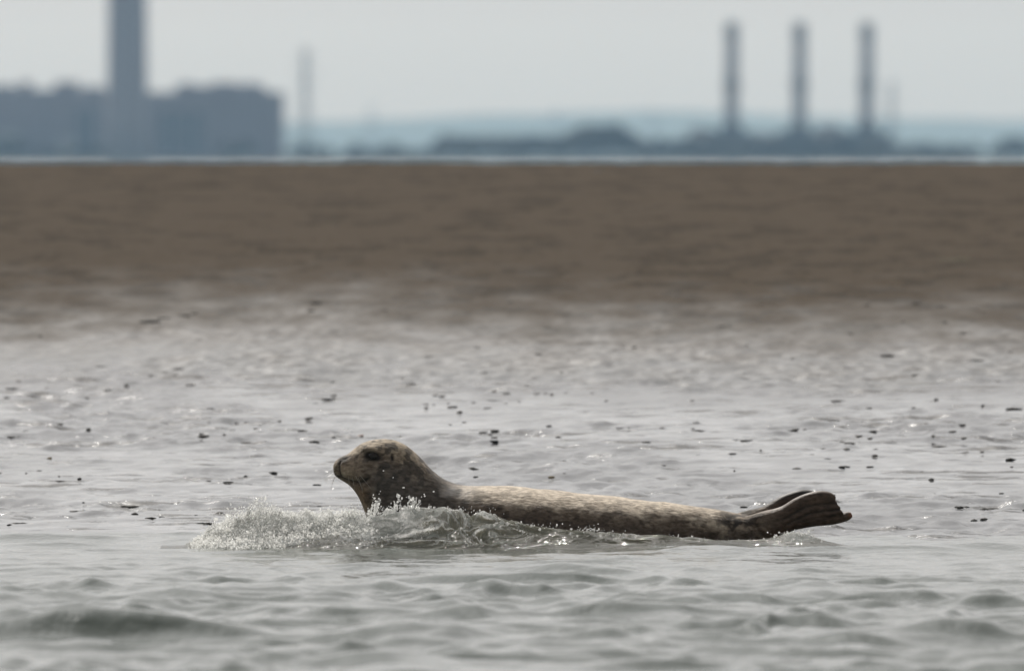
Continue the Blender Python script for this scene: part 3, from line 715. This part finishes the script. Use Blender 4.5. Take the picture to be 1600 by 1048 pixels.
disp = amp * (0.022 * rg + 0.009 * rg2) - amp * (0.013 - 0.010 * right) + env * (0.010 * left + 0.0030 * mid + 0.0022 * right) * rg3
WZp = WZp + disp * up_; WYp = WYp - disp * 0.8
WZp = WZp + 0.02 * left * env * fbm2(XX * 22, VV * 9, 98, 3) * smooth(.3, .6, VV)
XXw = XX + amp * 0.012 * noise2(XX * 18, VV * 8, 99)
edge = VV + 0.10 * noise2(XX * 9, XX * 0 + .2, 101) + 0.05 * noise2(XX * 25, VV * 5, 102)
foam_l = smooth(.33, .40, edge + .22 * smooth(500, 420, PX)) * smooth(725, 610, PX) * smooth(1.0, .9, VV)
foam_m = mid * smooth(0.66, 0.90, np.maximum(rg * 0.97, rg2)) * 0.95 * smooth(.12, .3, VV)
foam_c = smooth(.60, .69, edge) * smooth(.86, .76, edge) * (0.40 + 0.6 * smooth(-.1, .4, noise2(XX * 9, XX * 0 + 3.3, 103))) * right
foam_t = 0.9 * np.exp(-((PX - 1248) / 34) ** 2) * smooth(.3, .55, edge)
clump = smooth(-.45, .35, fbm2(XX * 14, VV * 5, 105, 3) + .35 * smooth(.45, .7, VV))
foam_l = foam_l * (0.82 + 0.25 * clump)
foam = np.clip(np.maximum.reduce([foam_l, foam_m, foam_c, foam_t]), 0, 1) * smooth(.006, .035, H)
me = mesh_np('breaking_wave', np.stack([XXw.ravel(), WYp.ravel(), WZp.ravel()], 1), grid_faces(len(wx), nvv))
attr(me, 'foam', foam); attr(me, 'clear', smooth(.70, .78, VV))
wv = link('breaking_wave', me, M['splash'], smooth_=True)
tag(wv, 'small wave breaking along the near side of the seal', 'wave', kind='stuff')

# foam bubbles and drops
def icos(sub):
    b = bmesh.new(); bmesh.ops.create_icosphere(b, subdivisions=sub, radius=1.0)
    V = np.array([v.co[:] for v in b.verts]); F = np.array([[v.index for v in f.verts] for f in b.faces]); b.free(); return V, F
I1 = icos(1); I2 = icos(2)
def spheres(name, C, R, W, unit, label, cat):
    V0, F0 = unit; n = len(C)
    J = 1 + 0.22 * RNG.standard_normal((n, 1, 3))
    V = (V0[None] * R[:, None, None] * J + C[:, None, :]).reshape(-1, 3)
    F = (F0[None] + (np.arange(n) * len(V0))[:, None, None]).reshape(-1, 3)
    me = mesh_np(name, V, F); attr(me, 'white', np.repeat(W, len(V0)))
    o = link(name, me, M['bubble'], smooth_=True); tag(o, label, cat, kind='stuff'); return o
fp = (foam ** 1.3 * (VV > .1) * (VV < .9)).ravel(); lx = left.ravel()
fp = fp * (0.07 + 0.93 * lx); fp = fp / fp.sum()
NB = 12000
idx = RNG.choice(len(fp), NB, p=fp)
Cb = np.stack([XXw.ravel()[idx], WYp.ravel()[idx], WZp.ravel()[idx]], 1) + RNG.normal(0, 1, (NB, 3)) * np.array([.003, .004, .003])
Cb[:, 2] += np.abs(RNG.normal(0, 0.004, NB)) * (0.4 + lx[idx]); Cb[:, 1] -= np.abs(RNG.normal(0, .006, NB))
Rb = np.clip(np.exp(RNG.normal(math.log(.0014), .5, NB)), .0006, .0048)
Wb = np.clip(RNG.random(NB) * 1.2 + .55, 0, 1) * (0.55 + 0.45 * lx[idx])
spheres('foam', Cb, Rb, Wb, I1, 'white bubbling foam on the wave before the seal', 'foam')
# flying drops: (px, py, spread x, spread y, count, size mm)
DR = [(405, 790, 9, 9, 90, 2.6), (390, 800, 22, 7, 160, 2.4), (350, 815, 16, 7, 90, 2.2), (425, 797, 2.5, 2.5, 10, 4), (440, 803, 18, 5, 90, 2.2), (555, 798, 9, 5, 40, 2.2), (545, 800, 5, 5, 20, 3.2), (588, 790, 4, 8, 34, 2.8), (583, 798, 5, 4, 22, 3), (590, 784, 4, 2.5, 12, 3.2), (587, 778, .4, .4, 1, 2.6),
      (623, 778, 2.2, 4, 14, 3.4), (643, 786, 4, 5, 34, 2.8), (650, 782, 6, 3, 18, 2.4), (678, 768, .6, .6, 2, 4.2), (664, 773, .8, .8, 2, 3), (630, 761, .5, .5, 1, 3), (634, 776, .5, .5, 1, 2), (599, 735, .5, .5, 1, 1.6), (614, 746, .5, .5, 1, 1.6), (765, 795, .5, .5, 1, 2.4), (745, 797, 3, 2, 4, 2),
      (630, 794, 20, 3.5, 80, 2.2), (700, 797, 30, 3, 60, 2.0), (840, 820, 50, 2, 24, 1.5), (920, 827, 10, 2, 34, 1.7), (1035, 836, 10, 1.5, 12, 1.5), (1240, 836, 18, 3.5, 80, 1.9), (1255, 831, 7, 3, 26, 2.1), (940, 845, .5, .5, 1, 2), (1075, 844, 20, 1, 10, 1.5), (525, 850, 1, 1, 3, 2.8), (560, 855, 40, 5, 30, 1.6), (480, 852, 40, 5, 30, 1.7), (850, 842, 40, 8, 60, 1.8), (880, 850, 30, 5, 40, 1.7)]
Cd = []; Rd = []
for px, py, sx, sy, n_, mm in DR:
    for k in range(n_):
        Yd = YC + (RNG.normal(0, .03) if py < 840 else -0.17 - abs(RNG.normal(0, .03)))
        x, y, z = px2w(px + RNG.normal(0, sx), py + RNG.normal(0, sy), Yd); Cd.append((x, y, z)); Rd.append(max(.0008, mm * .001 * math.exp(RNG.normal(-.35, .4))))
Cd = np.array(Cd); Rd = np.array(Rd); Wd = np.clip(RNG.random(len(Cd)) * 1.1, 0, .9)
spheres('spray', Cd, Rd, Wd, I2, 'clear water drops thrown up above the breaking wave', 'spray')

# strands of water torn off the crest, each tapering and breaking towards its tip
SV = []; SF = []; sb_ = 0; sr = random.Random(21)
def strand(px, py, dx, dy, r0, Yd):
    global sb_
    n = 9; rings = []; bend = sr.uniform(-.5, .5); lean = sr.uniform(-.05, .05)
    for i in range(n):
        t = i / (n - 1); x, y, z = px2w(px + dx * t + bend * dy * t * (1 - t), py + dy * t * (1.25 - .25 * t), Yd + lean * t)
        r = r0 * (1 - .75 * t) * (1 + .45 * math.sin(i * 2.1 + px)); a = np.linspace(0, 6.2832, 7)[:-1]
        rings.append(np.stack([x + np.cos(a) * r * 1.3, y + np.sin(a) * r, z + 0 * a + np.sin(a) * r * .4], 1))
    SV.append(np.concatenate(rings))
    for i in range(n - 1):
        for k in range(6): SF.append((sb_ + i * 6 + k, sb_ + i * 6 + (k + 1) % 6, sb_ + (i + 1) * 6 + (k + 1) % 6, sb_ + (i + 1) * 6 + k))
    sb_ += n * 6
for cx, cy, w_, n_, ddx, ddy, r_ in ((400, 803, 14, 12, 9, -18, .0030), (375, 812, 18, 10, -14, -9, .0026), (340, 825, 14, 8, -20, -6, .0022), (425, 805, 14, 6, 6, -9, .0024), (585, 803, 6, 6, 3, -16, .0026), (642, 797, 6, 7, 10, -14, .0028), (622, 797, 5, 4, -1, -14, .0026), (548, 806, 10, 5, -4, -9, .0022), (920, 828, 12, 5, 6, -4, .0018), (1245, 838, 16, 9, 6, -9, .0024)):
    for k in range(n_): strand(cx + sr.gauss(0, w_ * .6), cy + sr.gauss(0, 2), ddx * sr.uniform(.4, 1.2), ddy * sr.uniform(.4, 1.15), r_ * sr.uniform(.6, 1.3), YC + sr.gauss(0, .02))
me = mesh_np('strands', np.concatenate(SV), np.array(SF)); attr(me, 'white', np.full(len(me.vertices), .45))
tag(link('water_strands', me, M['bubble'], smooth_=True), 'torn strands of water flung up from the wave crest', 'spray', kind='stuff')

# ------------------------------------------------------------------ stones, weed and litter on the mud
def ground_at(px, py):
    """where the sight line of a measured pixel meets the bank"""
    Y = np.arange(39.9, 82, 0.03); x, _, z = px2w(px, py, Y); g = bank_z(x, Y)[0]
    k = np.nonzero(z <= g)[0]
    return None if not len(k) else (float(x[k[0]]), float(Y[k[0]]), float(g[k[0]]))
def stone_mesh(seed, flat):
    r = random.Random(seed); b = bmesh.new(); bmesh.ops.create_icosphere(b, subdivisions=2, radius=1.0); s = seed * 3.1
    for v in b.verts:
        k = 1 + 0.35 * float(noise3(np.array([v.co.x * 1.6 + s]), np.array([v.co.y * 1.6]), np.array([v.co.z * 1.6]), 5)[0])
        v.co = Vector((v.co.x * k, v.co.y * k, max(v.co.z * k, -0.35) * flat))
    me = bpy.data.meshes.new('stone'); b.to_mesh(me); b.free(); return me
SM = [stone_mesh(i, 0.8) for i in range(5)]
def clump_mesh(seed):
    """a flattened clump of weed and shell: several overlapping ragged lobes"""
    r = random.Random(seed); b = bmesh.new()
    for k in range(7):
        t = bmesh.ops.create_icosphere(b, subdivisions=1, radius=1.0)['verts']; cx, cy = r.uniform(-.75, .75), r.uniform(-.6, .6); sx, sy, sz = r.uniform(.18, .5), r.uniform(.2, .5), r.uniform(.3, 1.0)
        for v in t:
            j = r.uniform(.7, 1.25); v.co = Vector((cx + v.co.x * sx * j, cy + v.co.y * sy * j, max(v.co.z * sz * j, -.2) * 0.5))
    me = bpy.data.meshes.new('clump'); b.to_mesh(me); b.free(); return me
CM = [clump_mesh(i) for i in range(5)]
LAB = {}
def litter(name, px, py, w, h, meshes, m, label, cat, group=None):
    g = ground_at(px, py + h * 0.35)
    if g is None: return
    x, Y, z = g; me = random.choice(meshes).copy(); me.materials.append(m)
    me.polygons.foreach_set('use_smooth', np.ones(len(me.polygons), bool))
    o = bpy.data.objects.new(name, me); COL.objects.link(o); s = S1 * Y
    o.location = (x, Y, z - 0.10 * h * s); o.scale = (w * s / 2, max(w * s * 0.5, .01), h * s * 0.52); o.rotation_euler.z = random.uniform(-.25, .25)
    tag(o, label, cat, group)
CL = [(205, 789, 42, 8, 'largest dark weed clump on the mud left of the splash'), (127, 796, 36, 5, 'flat dark weed clump left of the largest clump'), (668, 554, 44, 6, 'long dark weed streak far back on the mud above the seal head'),
      (618, 557, 30, 6, 'dark weed patch left of the long weed streak'), (272, 584, 26, 4, 'thin dark weed strip alone at back left'), (25, 815, 30, 5, 'flat dark clump by the water edge at far left'), (1162, 686, 38, 4, 'thin dark weed strip on the mud above the seal back'),
      (1500, 788, 22, 8, 'dark raised weed clump right of the hind flippers'), (1545, 791, 26, 7, 'dark weed clump at far right, right of the raised one'), (1440, 793, 40, 5, 'flat dark weed strip just right of the hind flippers'), (1372, 846, 34, 7, 'dark clump at the water edge right of the seal tail'), (20, 679, 20, 7, 'dark clump at the left edge of the mud'), (970, 667, 24, 3, 'thin dark weed strip in the middle of the mud')]
for px, py, w, h, lab in CL: litter('weed_clump', px, py, w * 1.25, h * 1.4, CM, M['weed'], lab, 'weed clump')
litter('weed_clump', 1495, 403, 95, 7, CM, M['greenweed'], 'blurred green weed strip high on the brown bank at right', 'weed clump')
litter('leaf', 560, 679, 16, 6, CM, M['leaf'], 'small orange brown leaf above the seal head', 'leaf')
ST = [(862, 745, 12, 7, 'brown stone on the mud just above the seal back', 'brownstone'), (881, 739, 7, 5, 'small dark stone right of the brown stone', 'stone'), (708, 634, 16, 8, 'larger of two dark stones lying together on the mud', 'stone'), (718, 642, 10, 8, 'smaller of two dark stones lying together on the mud', 'stone'),
      (385, 690, 17, 6, 'wide dark stone on the mud left of the seal head', 'stone'), (483, 653, 15, 6, 'dark stone on the mud up and left of the seal head', 'stone'), (77, 714, 9, 6, 'reddish brown pebble near the left edge', 'brownstone'), (522, 616, 10, 7, 'rounded dark stone on the mud back left of the seal head', 'stone'), (197, 601, 9, 7, 'lone round dark stone at back left', 'stone'),
      (1056, 463, 11, 7, 'dark stone where wet mud meets brown sand', 'stone'), (935, 265, 18, 8, 'dark lump on the crest of the brown bank', 'stone'), (1340, 680, 18, 6, 'dark stone on the mud above the hind flippers', 'stone'), (737, 731, 12, 5, 'dark pebble just behind the seal neck', 'stone')]
for px, py, w, h, lab, m in ST: litter('stone', px, py, w, h, SM, M[m], lab, 'stone')
pr = random.Random(12)
PB = [(666, 636, 8, 5), (677, 631, 6, 4), (399, 668, 8, 6), (350, 678, 6, 4), (1052, 736, 10, 4), (822, 602, 6, 5), (862, 615, 6, 4), (1088, 659, 12, 4), (1244, 670, 12, 5), (1258, 670, 8, 4), (1489, 673, 14, 5), (1507, 684, 10, 4), (1508, 706, 14, 5), (1534, 705, 8, 5), (1448, 660, 9, 4), (947, 625, 6, 4), (1120, 690, 6, 4), (1166, 538, 6, 5), (1082, 625, 7, 4), (136, 622, 7, 4), (1581, 728, 6, 5), (1458, 682, 6, 4)]
for _ in range(9):
    lx_, ly_ = pr.uniform(20, 1580), 580 + 240 * pr.random()
    for _k in range(pr.randint(3, 7)): PB.append((lx_ + pr.gauss(0, 48), ly_ + pr.gauss(0, 3.5), pr.uniform(3.5, 12) , pr.uniform(2, 4)))
for px, py, w, h in PB:
    if 500 < px < 1340 and py > 675: continue
    litter('pebble', px, py, w, h, SM, M['stone'], 'small dark pebble scattered on the wet mud', 'pebble', 'dark pebbles on the mud')
# crumbs and shell bits too small to count
NC = 900; V0, F0 = I1
cy = 41.0 + 15 * RNG.random(NC) ** 1.5; cx = RNG.uniform(-1.3, 1.3, NC) * cy * 0.04
keep = noise2(cx * .7, cy * .9, 7) > RNG.uniform(-.25, .6, NC); cx, cy = cx[keep], cy[keep]; NC = len(cx)
cz = bank_z(cx, cy)[0]; cr = RNG.uniform(.0025, .0075, NC) * (1 + (cy - 41) * .02); ce = RNG.uniform(1.0, 4.0, NC)
SCL = np.stack([cr * ce, cr * ce * 1.5, cr * RNG.uniform(.4, .8, NC)], 1)
Vc = (V0[None] * SCL[:, None] * (1 + .25 * RNG.standard_normal((NC, len(V0), 3))) + np.stack([cx, cy, cz], 1)[:, None]).reshape(-1, 3)
Fc = (F0[None] + (np.arange(NC) * len(V0))[:, None, None]).reshape(-1, 3)
me = mesh_np('crumbs', Vc, Fc)
tag(link('mud_crumbs', me, M['weed']), 'tiny dark crumbs and shell bits strewn over the mud', 'debris', kind='stuff')

# ------------------------------------------------------------------ haze in the air
bm = bmesh.new(); box(bm, (0, 13150, 120), (27900, 27500, 245))
t = NT('haze_air'); v = t.n('ShaderNodeVolumePrincipled'); v.inputs['Density'].default_value = 5.4e-5
v.inputs['Absorption Color'].default_value = (1, 1, 1, 1); v.inputs['Color'].default_value = (0.44, 0.70, 1.0, 1); v.inputs['Anisotropy'].default_value = 0.2
t.l(v.outputs[0], t.out.inputs['Volume'])
hzo = done(bm, 'haze', t.m); tag(hzo, 'thin pale haze filling the air', 'haze', kind='stuff')
